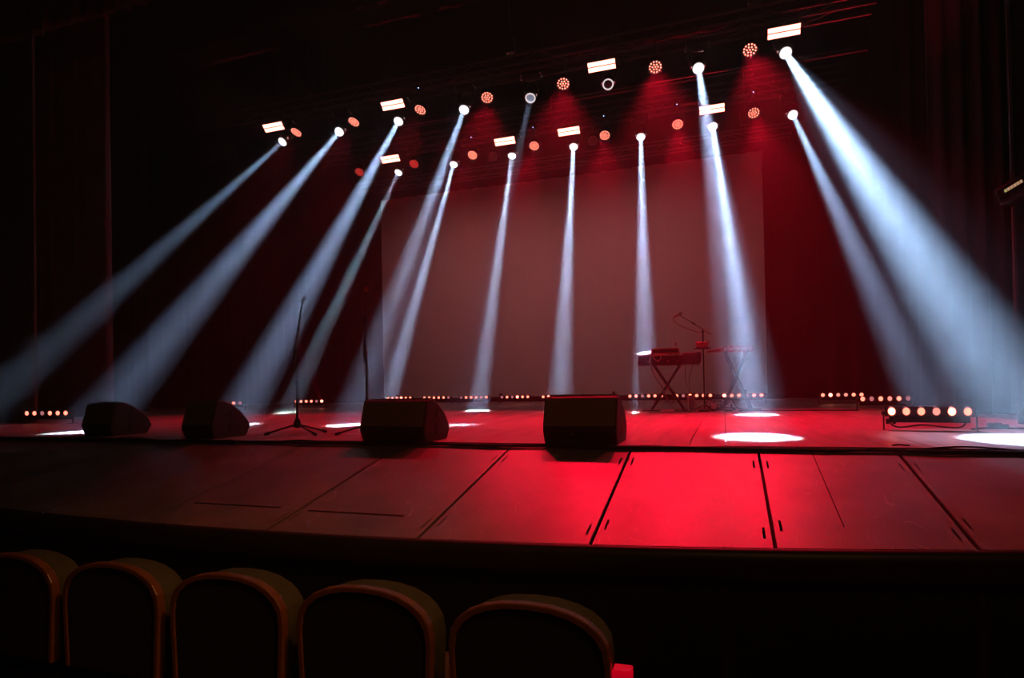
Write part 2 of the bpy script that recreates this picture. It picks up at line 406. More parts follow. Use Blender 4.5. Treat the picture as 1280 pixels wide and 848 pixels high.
# screen
t = thing('projection_screen', 'large pale projection screen at the back of the stage', 'screen', (-4.4, 16.6, .2))
MB().box((0, 0, 3.1), (10.83, .02, 6.3)).build('screen_fabric', M_screen, t)
for sx in (-1, 1): MB().box((sx * 5.435, .03, 3.1), (.04, .06, 6.3)).build('frame_side', M_black, t)
MB().box((0, .03, 6.27), (10.9, .06, .04)).build('frame_top', M_black, t)
for sx in (-4.9, -1.6, 1.6, 4.9): MB().box((sx, .12, -.08), (.06, .5, .26)).build('foot', M_black, t)

# ================================================================== TRUSSES
def truss(label, x0, x1, y, z, s=.3, chains=()):
    t = thing('lighting_truss', label, 'truss', ((x0 + x1) / 2, y, z))
    L = x1 - x0; h = s / 2
    proto = MB().cyl((-L / 2, 0, 0), (L / 2, 0, 0), .022, seg=8).build('chord', M_metal, t, smooth=True)
    for k, (a, b) in enumerate(((-h, -h), (h, -h), (-h, h), (h, h))):
        o = proto if k == 0 else proto.copy()
        if k: col.objects.link(o)
        o.location = (0, a, b)
    st = .6; n_ = int(L / st); d = math.hypot(st, s)
    br = None
    for i in range(n_):
        cx = -L / 2 + st * (i + .5); sg = 1 if i % 2 else -1
        for side in range(3):
            if br is None:
                br = MB().cyl((-d / 2, 0, 0), (d / 2, 0, 0), .010, seg=6).build('brace', M_metal, t); o = br
            else: o = br.copy(); col.objects.link(o)
            an = math.atan2(s, st) * sg
            if side == 0: o.location = (cx, -h, 0); o.rotation_euler = (0, an, 0)
            elif side == 1: o.location = (cx, h, 0); o.rotation_euler = (0, an, 0)
            else: o.location = (cx, 0, -h); o.rotation_euler = (0, 0, an)
    for cx in chains:
        MB().cyl((cx - t.location.x, 0, h), (cx - t.location.x, 0, 8.66 - z), .012, seg=6).build('hoist_chain', M_steel, t)
        MB().box((cx - t.location.x, 0, h + .3), (.2, .16, .32), bevel=.03).build('chain_hoist', M_blackpl, t)
    return t
truss('front lighting truss carrying the nearer row of fixtures', -9.6, 2.3, 10.75, 6.3, chains=(-8, -3.6, .6))
truss('middle lighting truss carrying the farther row of fixtures', -9.6, 2.3, 13.25, 6.3, chains=(-8, -3.6, .6))
truss('rear black truss just above the top of the screen', -10.0, 1.6, 15.6, 6.26, s=.24, chains=(-8, -3.6, .6))
def batten(label, x0, x1, y, z):
    t = thing('batten_pipe', label, 'pipe', ((x0 + x1) / 2, y, z)); L = (x1 - x0) / 2
    MB().cyl((-L, 0, 0), (L, 0, 0), .016, seg=8).build('pipe', M_metal, t, smooth=True)
    for k in (-.8, -.3, .3, .8): MB().cyl((k * L, 0, 0), (k * L, 0, 8.66 - z), .004, seg=5).build('hanging_wire', M_steel, t)
batten('thin fly bar running between the two rows of stage lights', -9.5, 2.4, 11.7, 5.97)
batten('thin fly bar close above the farther row of stage lights', -9.8, 2.4, 12.5, 6.42)
batten('thin fly bar between the middle truss and the rear truss', -9.8, 2.2, 14.4, 6.55)

# ================================================================== FIXTURES
def spot(parent, name, energy, color, size, blend, radius, loc=(0, 0, 0)):
    l = bpy.data.lights.new(name, 'SPOT'); l.energy = energy; l.color = color; l.spot_size = math.radians(size); l.spot_blend = blend
    l.shadow_soft_size = radius
    o = bpy.data.objects.new(name, l); col.objects.link(o); o.parent = parent; o.location = loc
    return o
def beam(parent, energy, color, size, spread, loc):
    l = bpy.data.lights.new('beam_lamp', 'AREA'); l.shape = 'DISK'; l.size = size; l.energy = energy; l.color = color; l.spread = math.radians(spread)
    o = bpy.data.objects.new('beam_lamp', l); col.objects.link(o); o.parent = parent; o.location = loc
    return o
def wash():
    # unseen fill strip added under the middle truss to brighten the screen
    l = bpy.data.lights.new('added_screen_fill', 'AREA'); l.shape = 'RECTANGLE'; l.size = 9; l.size_y = .12; l.energy = 23; l.color = (1, .34, .33); l.spread = math.radians(110)
    o = bpy.data.objects.new('added_screen_fill', l); col.objects.link(o); o.location = (-4.4, 13.5, 6.0)
    o.rotation_euler = Vector((0, 3.1, -4.4)).to_track_quat('-Z', 'Y').to_euler()
wash()
# head meshes point along local -Z (same axis as a spot lamp)
_h = {}
def shared(key, fn):
    if key not in _h: _h[key] = fn(); return _h[key]
    o = _h[key].copy(); col.objects.link(o); return o
def mb_base():
    b = MB(); b.box((0, 0, 0), (.30, .20, .085), bevel=.015); return b.build('base', M_fix, smooth=True)
def mb_handle():
    b = MB(); b.tube(arc([(0, -.07, .01), (.035, -.07, -.02), (.045, 0, -.045), (.035, .07, -.02), (0, .07, .01)], 5), .011, 8); return b.build('handle', M_chrome, smooth=True)
def mb_clamp():
    b = MB(); b.box((0, 0, 0), (.05, .05, .10)); b.cyl((0, -.03, .075), (0, .03, .075), .035, seg=12); return b.build('clamp', M_steel)
def mb_yoke():
    b = MB(); b.box((0, 0, .17), (.28, .11, .05), bevel=.012); b.box((-.125, 0, .06), (.035, .10, .22), bevel=.012); b.box((.125, 0, .06), (.035, .10, .22), bevel=.012)
    return b.build('yoke', M_fix, smooth=True)
def mb_head():
    b = MB(); b.lathe([(.045, .17), (.078, .15), (.09, .09), (.092, 0), (.085, -.08), (.078, -.13), (.078, -.165)], 24); return b.build('head', M_fix, smooth=True)
def mb_ear():
    b = MB(); b.box((0, 0, 0), (.045, .05, .05), bevel=.008); return b.build('tilt_lock', M_chrome, smooth=True)
def mb_ring():
    b = MB(); b.lathe([(.074, -.16), (.090, -.165), (.094, -.18), (.088, -.192), (.074, -.186), (.074, -.16)], 28, caps=False); return b.build('lens_ring', M_ringlit, smooth=True)
def mb_lens(m):
    def f():
        b = MB(); b.lathe([(.0001, -.180), (.04, -.178), (.074, -.170), (.074, -.165)], 24); return b.build('lens', m, smooth=True)
    return f
WHITE = (.46, .69, 1)
def moving_head(label, lens, target, power, state='on', size=6.0, group=None):
    lens, target = Vector(lens), Vector(target); d = (target - lens).normalized(); piv = lens - d * .18
    t = thing('moving_head_light', label, 'stage light', piv, 0, group)
    ztop = 6.15 - piv.z
    ba = shared('base', mb_base); ba.parent = t; ba.location = (0, 0, .31)
    for sx in (-1, 1):
        h = shared('handle', mb_handle); h.parent = ba; h.location = (sx * .15, 0, 0); h.rotation_euler = (0, 0, 0 if sx > 0 else PI)
    for sx in (-1, 1):
        c = shared('clamp', mb_clamp); c.parent = t; c.location = (sx * .08, 0, .40); c.scale = (1, 1, max(.4, (ztop - .35) / .11))
        c.location.z = .35 + .05 * c.scale.z
    pan = math.atan2(d.x, -d.y)
    yk = shared('yoke', mb_yoke); yk.parent = t; yk.rotation_euler = (0, 0, pan); yk.location = (0, 0, .08)
    q = d.to_track_quat('-Z', 'Y')
    hd = shared('head', mb_head); hd.parent = t; hd.rotation_mode = 'QUATERNION'; hd.rotation_quaternion = q
    r = shared('ring', mb_ring); r.parent = hd
    for sx in (-1, 1):
        e = shared('ear', mb_ear); e.parent = hd; e.location = (sx * .11, 0, -.09)
    ls = shared('lens' + state, mb_lens({'on': M_led_white, 'dim': M_led_dim, 'off': M_glass_off}[state])); ls.parent = hd
    if power:
        s = beam(t, power, WHITE, .085, size, d * .195); s.rotation_mode = 'QUATERNION'; s.rotation_quaternion = q
    if size > 6:
        s = spot(t, 'added_halo', 3000, WHITE, 15, 1, .03, d * .2); s.rotation_mode = 'QUATERNION'; s.rotation_quaternion = q  # extra wide spot added for the soft halo round this beam
    return t
ORD = ['first', 'second', 'third', 'fourth', 'fifth', 'sixth', 'seventh', 'eighth']
FT = [(-8.576, (-10.394, 5.887), .3), (-7.195, (-7.178, 5.373), .5), (-5.854, (-6.154, 6.563), .75), (-4.474, (-4.413, 6.627), .42),
      (-3.178, (-2.964, 6.68), .03), (-1.777, (-1.05, 4.5), 0), (-.284, (.232, 5.344), .36), (1.035, (2.05, 5.25), 1.9)]
flab = ['moving head at the far left end of the front truss',
        'second moving head from the left on the front truss, beam crossing the left curtain',
        'third moving head from the left on the front truss, under the second red strobe',
        'fourth moving head from the left on the front truss',
        'fifth moving head on the front truss with a weak bluish beam and bright lens ring',
        'unlit moving head with pale lens ring hanging under a red strobe panel',
        'moving head with glowing round lens, seventh along the front truss, between two red par lights',
        'rightmost moving head on the front truss, throwing the widest white beam']
for i, (x, tg, p) in enumerate(FT):
    st = 'off' if p == 0 else ('dim' if p < .2 else 'on')
    moving_head(flab[i], (x, 10.6, 5.62), (tg[0], tg[1], 0), BEAM * p, st, 6.2 if i == 7 else (5.6 if i < 3 else 4.8), 'moving heads on the front truss')
BT = [(-7.258, (-8.11, 10.029), .32), (-5.815, (-6.023, 10.173), 1.0), (-4.384, (-4.333, 10.652), 1.0), (-2.972, (-2.569, 9.857), 1.0),
      (-1.534, (-1.14, 9.62), .9), (-.1, (.393, 8.9), 1.0), (1.378, (2.129, 7.774), .35)]
blab = ['leftmost moving head on the middle truss, below a red strobe, with a thin beam',
        'second moving head on the middle truss, its beam falling on the screen\'s left part',
        'third moving head on the middle truss, just below a red strobe',
        'fourth moving head on the middle truss, beam nearly vertical past the screen centre',
        'fifth moving head on the middle truss, its vertical beam landing on the keyboard',
        'sixth moving head on the middle truss, beam falling over the right keyboard stand',
        'rightmost moving head on the middle truss, thin beam slanting toward the right curtains']
for i, (x, tg, p) in enumerate(BT):
    moving_head(blab[i], (x, 13.1, 5.61), (tg[0], tg[1], 0), BEAM * p, 'on', 4.4, 'moving heads on the middle truss')

# par lights
LEDP = [(0, 0)] + [(.046 * math.cos(k * PI / 3), .046 * math.sin(k * PI / 3)) for k in range(6)] + [(.092 * math.cos(k * PI / 6 + .2), .092 * math.sin(k * PI / 6 + .2)) for k in range(12)]
def mb_parbody():
    b = MB(); b.lathe([(.06, .10), (.10, .085), (.118, .03), (.125, -.02), (.128, -.045), (.118, -.045), (.112, -.03), (.0001, -.026)], 28)
    for k in range(14):
        a = 2 * PI * k / 14; b.box((.116 * math.cos(a), .116 * math.sin(a), .02), (.02, .006, .09), Euler((0, 0, a)))
    return b.build('housing', M_fix, smooth=True)
def mb_parface():
    b = MB(); b.lathe([(.0001, -.028), (.113, -.028), (.113, -.02)], 28); return b.build('face_plate', M_blackpl)
def mb_parled(m):
    def f():
        b = MB()
        for x, y in LEDP: b.cyl((x, y, -.030), (x, y, -.036), 0.0118, seg=8)
        o = b.build('led_lens_cluster', m); return o
    return f
def mb_paryoke():
    b = MB(); b.tube([(-.14, 0, 0), (-.145, 0, .10), (-.09, 0, .20), (.09, 0, .20), (.145, 0, .10), (.14, 0, 0)], .010, 6); b.cyl((-.15, 0, 0), (-.125, 0, 0), .025, seg=10); b.cyl((.15, 0, 0), (.125, 0, 0), .025, seg=10)
    return b.build('yoke', M_steel)
def mb_status():
    b = MB(); b.sph((0, 0, 0), .008, 8); return b.build('status_light', M_blue)
def par(label, pos, target, power, state='on', blue=False, group=None, size=43):
    pos, target = Vector(pos), Vector(target); d = (target - pos).normalized(); q = d.to_track_quat('-Z', 'Y')
    t = thing('par_light', label, 'stage light', pos, 0, group)
    h = shared('parbody', mb_parbody); h.parent = t; h.rotation_mode = 'QUATERNION'; h.rotation_quaternion = q
    f = shared('parface', mb_parface); f.parent = h
    l_ = shared('parled' + state, mb_parled({'on': M_par_led, 'dim': M_par_dim, 'off': M_par_off}[state])); l_.parent = h
    y = shared('paryoke', mb_paryoke); y.parent = t
    c = shared('clamp', mb_clamp); c.parent = t; dz = 6.15 - pos.z - .2; c.scale = (1, 1, max(.3, dz / .11)); c.location = (0, 0, .2 + .05 * c.scale.z)
    if blue:
        s = shared('status', mb_status); s.parent = t; s.location = (0, -.09, .36)
        b2 = shared('splitter', lambda: MB().box((0, 0, 0), (.14, .1, .06), bevel=.01).build('dimmer_box', M_fix)); b2.parent = t; b2.location = (0, -.03, .36)
    if power:
        s = spot(t, 'par_lamp', power, (1, .002, .03), size, .6, .1, d * .06); s.rotation_mode = 'QUATERNION'; s.rotation_quaternion = q
    return t
FP = [(-8.213, .22), (-6.839, .28), (-5.368, .35), (-4.007, .6), (-2.568, .85), (-.976, .95), (.508, 1.05)]
fpl = ['leftmost red par light on the front truss, beside the leftmost red strobe', 'red par light right of the second moving head on the front truss', 'red par light right of the second red strobe on the front truss', 'round red par light right of the fourth moving head on the front truss',
       'round red par light left of the strobe that hangs above the unlit moving head', 'round red par light with a wide red glow, nearly above the keyboards', 'rightmost red par light on the front truss, left of the widest white beam']
for i, (x, p) in enumerate(FP):
    par(fpl[i], (x, 10.6, 5.79), ((x - .9, 7.6, 0) if i < 3 else ((-3.0, 6.8, 0), (-1.75, 6.6, 0), (-.35, 6.6, 0), (1.15, 6.6, 0))[i - 3]), PAR * p, 'on', i in (2,), 'red par lights on the front truss')
BP = [(-8.315, .12, 'dim'), (-6.826, .12, 'dim'), (-5.331, .5, 'on'), (-3.856, .7, 'on'), (-2.288, .9, 'on'), (-.785, 1.1, 'on'), (.672, 1.25, 'on')]
bpl = ['dim red par light at the far left of the middle truss', 'dim red par light right of the leftmost strobe on the middle truss', 'small red par light left of an unlit par light on the middle truss', 'small red par light between two strobes over the screen',
       'small red par light right of a grey unlit par light, above the screen centre', 'small red par light right of the fifth beam on the middle truss', 'small red par light farthest right on the middle truss with a broad red glow']
for i, (x, p, s) in enumerate(BP):
    par(bpl[i], (x, 13.1, 5.78), (x + (.5 if i > 3 else 0), 8.7, 0), PAR * p, s, i > 1, 'red par lights on the middle truss', 36)
par('unlit grey par light face showing its lens dots, left of the third far beam', (-4.95, 13.4, 5.78), (-2.2, 3.0, 2), 0, 'off', False, 'unlit par lights')
par('unlit grey par light overlapping a small red one above the screen centre', (-2.607, 13.4, 5.80), (-1.0, 3.0, 2), 0, 'off', False, 'unlit par lights')

# strobe panels
def mb_sbody():
    b = MB(); b.box((0, 0, .035), (.50, .19, .07), bevel=.01); return b.build('housing', M_fix)
def mb_stube():
    b = MB(); b.box((0, 0, 0), (.46, .068, .012), bevel=.004); return b.build('light_strip', M_strobe)
def mb_syoke():
    b = MB(); b.tube([(-.265, 0, .03), (-.27, 0, .1), (-.2, 0, .16), (.2, 0, .16), (.27, 0, .1), (.265, 0, .03)], .009, 6); return b.build('yoke', M_steel)
def strobe(label, pos, group, tilt=48, arm=1):
    t = thing('strobe_panel', label, 'strobe light', pos, 0, group)
    b = shared('sbody', mb_sbody); b.parent = t; b.rotation_euler = (math.radians(-tilt), 0, 0)
    for s in (-1, 1):
        k = shared('stube', mb_stube); k.parent = b; k.location = (0, s * .042, -.006)
    y = shared('syoke', mb_syoke); y.parent = t
    c = shared('sarm', lambda: MB().cyl((0, 0, .155), (0, .26, .17), .013, seg=8).build('hanging_arm', M_steel)); c.parent = t; c.scale = (1, arm, 1)
fs = ['leftmost red strobe panel on the front truss, above the first moving head', 'second red strobe panel from the left on the front truss', 'red strobe panel above the unlit moving head on the front truss', 'topmost and rightmost red strobe panel above the widest beam']
for l_, x in zip(fs, (-8.793, -5.971, -1.881, 1.019)): strobe(l_, (x * .9755, 10.34, 5.83), 'red strobes on the front truss')
bs = ['small red strobe panel above the leftmost far beam', 'small red strobe panel over the screen\'s left half', 'small red strobe panel above the fourth far beam near the screen centre', 'small red strobe panel crossed by a bluish beam, on the middle truss right']
for l_, x in zip(bs, (-7.468, -4.548, -3.071, -.107)): strobe(l_, (x * .9695, 12.7, 5.80), 'red strobes on the middle truss', arm=1.54)

# ================================================================== LED BARS ON THE FLOOR
def led_bar(label, x, y, span, rotz, levels, near=False, flare=(), group=None):
    sx = span / .65
    t = thing('led_bar', label, 'led bar', (x, y, 0), rotz, group)
    b = MB(); b.box((0, 0, .165), (.78 * sx, .075, .085), bevel=.006); bd = b.build('housing', M_fix, t)
    MB().box((0, -.039, .167), (.765 * sx, .004, .07)).build('face_plate', M_barface, t)
    b = MB(); b.box((0, .02, .095), (.70 * sx, .03, .05)); b.build('bottom_rail', M_blackpl, t)
    for s in (-1, 1):
        b = MB(); b.box((s * .40 * sx, 0, .075), (.012, .03, .15)); b.box((s * .40 * sx, 0, .006), (.016, .16, .012)); b.cyl((s * .385 * sx, 0, .15), (s * .42 * sx, 0, .15), .018, seg=10); b.build('foot_bracket', M_steel, t)
    for k, lv in enumerate(levels):
        px = (-.325 + .13 * k) * sx
        m = {'b': M_bar[0], 'l': M_bar[1], 's': M_bar[2], 'f': M_bar[3]}[lv]
        def f():
            b = MB(); b.lathe([(.0001, .010), (.018, .008), (.032, 0), (.036, -.004)], 14, mtx=Matrix.Rotation(PI / 2, 4, 'X')); return b.build('led_lens', m, smooth=True)
        o = shared('bl' + lv, f); o.parent = t; o.location = (px, -.042, .167); o.scale = (sx, 1, 1)
        o2 = shared('brim', lambda: MB().lathe([(.036, -.004), (.041, .004), (.044, -.002)], 16, mtx=Matrix.Rotation(PI / 2, 4, 'X'), caps=False).build('lens_rim', M_steel, smooth=True)); o2.parent = t; o2.location = (px, -.042, .167); o2.scale = (sx, 1, 1)
    for k, pw, dirv in flare:
        px = (-.325 + .13 * k) * sx
        q = Vector(dirv).to_track_quat('-Z', 'Y')
        s = spot(t, 'bar_lamp', pw * 55, (1, .01, .03), 17, .9, .02, (px, -.07, .18)); s.rotation_mode = 'QUATERNION'; s.rotation_quaternion = q
    if near:
        b = MB(); b.tube(arc([(-.28, .03, .10), (-.27, 0, .05), (-.20, -.03, .03), (-.05, 0, .05), (.08, .05, .035), (.2, 0, .03), (.25, 0, .06), (.26, .03, .1)], 6), .007, 6); b.build('power_cable', M_cable, t, smooth=True)
        b = MB(); b.cyl((-.30, .0, .10), (-.30, 0, .055), .014, seg=8); b.cyl((-.25, .0, .10), (-.25, 0, .055), .014, seg=8); b.build('connector', M_blackpl, t)
    return t
G = 'led bars along the back of the stage'
UP = (-.25, -.35, 1)
back = [(491, -8.943, .73, 'lllbll', ((3, 26, UP),)), (540, -7.609, .74, 'lllllf', ()), (588.7, -6.366, .73, 'flllfl', ()), (642, -5.103, .70, 'flfbll', ((3, 16, UP),)), (696, -3.91, .70, 'lbllll', ((1, 30, UP),)),
        (751, -2.779, .70, 'llllfl', ()), (808, -1.69, .70, 'llflll', ()), (867.5, -.636, .70, 'lfblll', ((2, 22, UP),)), (928, .358, .72, 'bllfll', ((0, 60, (-.1, -.2, 1)),))]
pos = ['at the far left of the screen foot', 'second from the left under the screen', 'third from the left under the screen', 'fourth from the left under the screen', 'fifth under the screen, above the right wedge\'s left end',
       'sixth under the screen, above the right wedge\'s right end', 'seventh under the screen, left of the keyboard stand', 'eighth under the screen, behind the boom stand', 'last on the right under the screen, behind the far keyboard']
for i, (px, x, span, lv, fl) in enumerate(back):
    led_bar('low red led bar ' + pos[i], x, 16.0 - .32 * i * .9, span, 0, lv, False, fl, G)
led_bar('red led bar at the far left edge of the stage', -9.98, 6.8, .80, .05, 'llflll', group='led bars at the left side')
led_bar('dark red led bar behind the second wedge from the left', -11.5, 12.0, .93, .06, 'lflllf', group='led bars at the left side')
led_bar('red led bar behind the left microphone stand with one bright lamp', -9.8, 13.0, .76, .0, 'llllfb', False, ((5, 18, (-.2, -.3, 1)),), group='led bars at the left side')
led_bar('farthest of the three red led bars at the right', 2.08, 13.0, .645, 0, 'lbssll', False, ((1, 10, (0, -.3, 1)), (4, 8, (0, -.3, 1))), group='led bars at the right side')
led_bar('middle of the three red led bars at the right', 2.17, 10.15, .585, .1, 'lflslf', False, (), group='led bars at the right side')
led_bar('nearest red led bar at the right, with cables hanging below', 1.64, 6.14, .535, -.2, 'bllsbl', True, ((0, 5, (0, -.3, 1)), (4, 9, (0, .5, 1))), group='led bars at the right side')
# low dark trunk strip behind the bars
t = tag(MB().box((-4.3, 16.95, .06), (11.5, .16, .12), bevel=.01).build('floor_batten', M_black), 'long low black batten on the floor under the screen', 'batten')

# ================================================================== MONITOR WEDGES
def wedge(label, x, y, rotz, wd=.53, s=1.0, jack=True):
    t = thing('monitor_wedge', label, 'stage monitor', (x, y, 0), rotz, 'floor monitor wedges along the stage edge')
    prof = [(.05, 0), (0, .10), (.0, .13), (.07, .335), (.10, .352), (.15, .352), (.26, .315), (.38, .24), (.47, .15), (.50, .10), (.455, .03), (.43, 0)]
    prof = [(a * s, b * s) for a, b in prof]
    h = wd / 2
    body = MB().prism(prof, -h, h).build('cabinet', M_cab, t, bevel=.008)
    b = MB()
    gp = [(-.002, .135), (.066, .335), (.064, .338), (-.006, .137)]
    MB().prism([(a * s, c * s) for a, c in gp], -h + .012, h - .012).build('rear_panel', M_grille, t)
    gp = [(.15, .354), (.26, .317), (.38, .242), (.47, .152), (.478, .158), (.388, .250), (.264, .327), (.152, .364)]
    MB().prism([(a * s, c * s) for a, c in gp], -h + .015, h - .015).build('front_grille', M_grille, t)
    for sx in (-1, 1):
        sp = MB()
        sp.prism([(a * s, c * s) for a, c in ((.20, .20), (.225, .27), (.26, .26), (.235, .19))], sx * (h + .0015), sx * (h - .03))
        sp.build('side_handle', M_rubber, t)
        sp = MB()
        sp.prism([(a * s, c * s) for a, c in ((.20, .06), (.21, .14), (.245, .13), (.235, .05))], sx * (h + .0015), sx * (h - .03))
        sp.build('side_port', M_rubber, t)
    # connector plate low at the back, the plugs and the lead
    pl = MB(); pl.prism([(.018 * s, .06 * s), (.0 * s, .098 * s), (-.004, .096 * s), (.014 * s, .058 * s)], -.06, .06); pl.build('connector_plate', M_blackpl, t)
    b = MB(); b.cyl((-.045, .012, .082), (-.045, -.03, .075), .009, seg=8); b.build('plug', M_amber, t)
    b = MB(); b.cyl((.02, .012, .08), (.02, -.018, .074), .009, seg=8); b.cyl((.045, .012, .08), (.045, -.018, .074), .009, seg=8); b.build('plug', M_steel, t)
    b = MB(); b.tube(arc([(-.045, -.03, .075), (-.048, -.05, .05), (-.02, -.055, .012), (.03, -.05, .008), (.10, -.03, .008)], 5), .005, 6); b.build('lead', M_cable, t, smooth=True)
    return t
wedge('black monitor wedge at the far left, seen half from its side', -6.26, 4.74, 0, .42)
wedge('black monitor wedge second from the left, seen half from its side', -4.72, 4.56, 0, .36, 1.02)
wedge('black monitor wedge in front of the right microphone stand, seen from behind', -2.60, 4.50, 0, .60, 1.0)
wedge('black monitor wedge farthest right, alone before the screen centre', -1.03, 4.52, 0, .56, 1.03)

# ================================================================== CABLE RUN ON THE SEAM
cl = ['thick black cable on the seam between stage and forestage, nearest the hall', 'black cable lying second in the bundle along the stage seam', 'thin black cable winding over the bundle along the stage seam', 'black cable on the stage side of the bundle along the seam']
for k in range(4):
    r = random.Random(20 + k); pts = []
    x = -9.5; rad = (.011, .009, .006, .008)[k]
    while x < 3.0:
        yy = 4.40 + .017 * k + r.uniform(-.012, .012) + (.02 * math.sin(x * 1.7 + k * 2) if k > 1 else 0)
        yy = min(yy, 4.47); g_ = 0 if yy > YS else (yy - YS) * SL
        if r.random() < .12 and k == 2: hz = .03
        else: hz = rad + .002
        pts.append((x, yy, max(g_, -.012) + hz)); x += r.uniform(.22, .42)
    b = MB(); b.tube(arc(pts, 4), rad, 6)
    tag(b.build('stage_cable', M_cable, smooth=True), cl[k], 'cable', 'cables along the stage seam')
def cable(pts, rad, label, m=None, name='loose_cable'):
    b = MB(); b.tube(arc(pts, 6), rad, 6); return tag(b.build(name, m or M_cable, smooth=True), label, 'cable')
cable([(-4.35, 4.38, .0), (-4.2, 4.33, -.01), (-4.08, 4.36, -.005), (-4.15, 4.42, .012), (-4.3, 4.41, .012)], .007, 'small loop of black cable just right of the second wedge')
cable([(1.05, 4.72, .008), (1.1, 4.75, .01), (1.13, 4.72, .008), (1.15, 4.73, .008)], .005, 'short black cable end on the floor before the nearest red bar')
cable([(1.0, 9.9, .01), (.2, 9.95, .01), (1.8, 9.93, .01)][::1], .012, 'thin dark line added at the edge of the lit floor right of the keyboards')  # tube drawn as the dark line where the lit floor ends
cable([(2.55, 6.3, .01), (2.3, 6.32, .01), (2.1, 6.30, .012), (1.97, 6.2, .01)], .012, 'black cable running from the nearest red bar to the right curtain')
t = thing('cable_connector', 'black cable connector on the floor right of the nearest red bar', 'connector', (2.17, 6.33, 0))
MB().cyl((-.05, 0, .03), (.05, 0, .03), .028, seg=12).build('shell', M_blackpl, t, smooth=True); MB().cyl((.05, 0, .03), (.10, 0, .03), .016, seg=10).build('strain_relief', M_rubber, t)

# ================================================================== MICROPHONE STANDS
def mic_stand(label, x, y, rotz, pole_h, boom, clip, legs, red=False):
    t = thing('microphone_stand', label, 'microphone stand', (x, y, 0), rotz, 'microphone stands on the stage')
    for i, a in enumerate(legs):
        b = MB(); e = (.30 * math.cos(a), .30 * math.sin(a), .022)
        b.cyl((.03 * math.cos(a), .03 * math.sin(a), .10), e, .009, seg=8)
        lg = b.build('leg', M_blackpl, t, smooth=True)
        b = MB(); b.cyl((e[0] * .9, e[1] * .9, .028), (e[0] * 1.06, e[1] * 1.06, .014), .015, seg=10); b.build('rubber_foot', M_rubber, lg)
    b = MB(); b.lathe([(.02, .07), (.036, .08), (.036, .12), (.026, .15), (.018, .17)], 16); b.build('hub', M_blackpl, t, smooth=True)
    MB().cyl((0, 0, .10), (0, 0, pole_h * .62), .013, seg=12).build('lower_tube', M_blackpl, t, smooth=True)
    MB().cyl((0, 0, pole_h * .6), (0, 0, pole_h), .009, seg=12).build('upper_tube', M_steel, t, smooth=True)
    b = MB(); b.cyl((0, 0, pole_h * .60), (0, 0, pole_h * .66), .018, seg=12); b.build('height_clutch', M_blackpl, t, smooth=True)
    b = MB(); b.box((0, 0, pole_h), (.03, .035, .05), bevel=.006); b.cyl((.0, -.03, pole_h), (0, .03, pole_h), .018, seg=12); b.build('swivel_joint', M_blackpl, t, smooth=True)
    b0, b1 = Vector(boom[0]), Vector(boom[1]); d = (b1 - b0).normalized()
    bo = MB().cyl(b0, b1, .0075, seg=10).build('boom_arm', M_steel, t, smooth=True)
    MB().cyl(b0, b0 + d * (b1 - b0).length * .28, .013, seg=10).build('boom_sleeve', M_blackpl, bo, smooth=True)
    for f_ in (.30, .62):
        p = b0 + d * (b1 - b0).length * f_
        b = MB(); b.cyl(p - d * .02, p + d * .02, .013, seg=10); b.cyl(p, p + Vector((-.03, -.01, 0)), .006, seg=8); b.build('clamp_knob', M_blackpl, bo, smooth=True)
    b = MB(); b.cyl(b1, b1 + d * .03, .012, seg=10)
    c0 = b1 + d * .035; b.build('clip_mount', M_blackpl, t)
    b = MB(); cd = Vector(clip).normalized(); b.cyl(c0 - cd * .02, c0 + cd * .045, .014, .019, seg=12); b.build('microphone_clip', M_redlit if red else M_rubber, t, smooth=True)  # red option paints the red light onto the clip
    return t
mic_stand('slim black microphone stand at the left with an angled boom and empty clip', -4.05, 5.17, 0, .83, ((-.055, 0, .66), (.075, 0, 1.31)), (.8, -.3, .5), (math.radians(205), math.radians(-20), math.radians(65)))
mic_stand('upright black microphone stand behind the third wedge with a red-lit clip', -3.245, 5.17, 0, .80, ((-.03, .02, .70), (-.012, .02, 1.36)), (.7, -.4, .5), (math.radians(195), math.radians(-30), math.radians(70)), True)

# ================================================================== KEYBOARD RIG
def x_stand(label, x, y, rotz, w_, h, dp, flat=True):
    t = thing('keyboard_stand', label, 'keyboard stand', (x, y, 0), rotz, 'folding keyboard stands')
    for sy in (-1, 1):
        for s in (-1, 1):
            b = MB(); yy = sy * dp * (.5 if s > 0 else .42)
            b.cyl((s * w_ * .5, yy, .03), (-s * w_ * .38, yy, h - .02), .014, seg=8); b.build('strut', M_steel, t, smooth=True)
    for s in (-1, 1):
        b = MB(); b.box((s * w_ * .5, 0, .014), (.05 if not flat else .26, dp + .16, .026), bevel=.006); b.build('foot_bar', M_blackpl, t)
        b = MB(); b.box((-s * w_ * .38, 0, h - .012), (.04, dp + .1, .024), bevel=.005); b.build('support_bar', M_blackpl, t)
    b = MB(); b.cyl((.02, -dp * .55, h * .50), (.02, dp * .55, h * .50), .024, seg=12); b.build('pivot', M_chrome, t, smooth=True)
    return t
def keys(parent, w_, dp, z, yk, n=28):
    wk = w_ / n; first = None; fb = None
    for i in range(n):
        if first is None: first = MB().box((0, 0, 0), (wk * .92, dp, .014)).build('white_key', M_key, parent); o = first
        else: o = first.copy(); col.objects.link(o)
        o.location = (-w_ / 2 + wk * (i + .5), yk, z)
        if i % 7 in (0, 1, 3, 4, 5) and i < n - 1:
            if fb is None: fb = MB().box((0, 0, 0), (wk * .55, dp * .6, .014)).build('black_key', M_blackpl, parent); o = fb
            else: o = fb.copy(); col.objects.link(o)
            o.location = (-w_ / 2 + wk * (i + 1), yk - dp * .18, z + .012)
x_stand('near keyboard stand with crossed tubes under the large draped keyboard', -.86, 10.2, 0, .50, .735, .24)
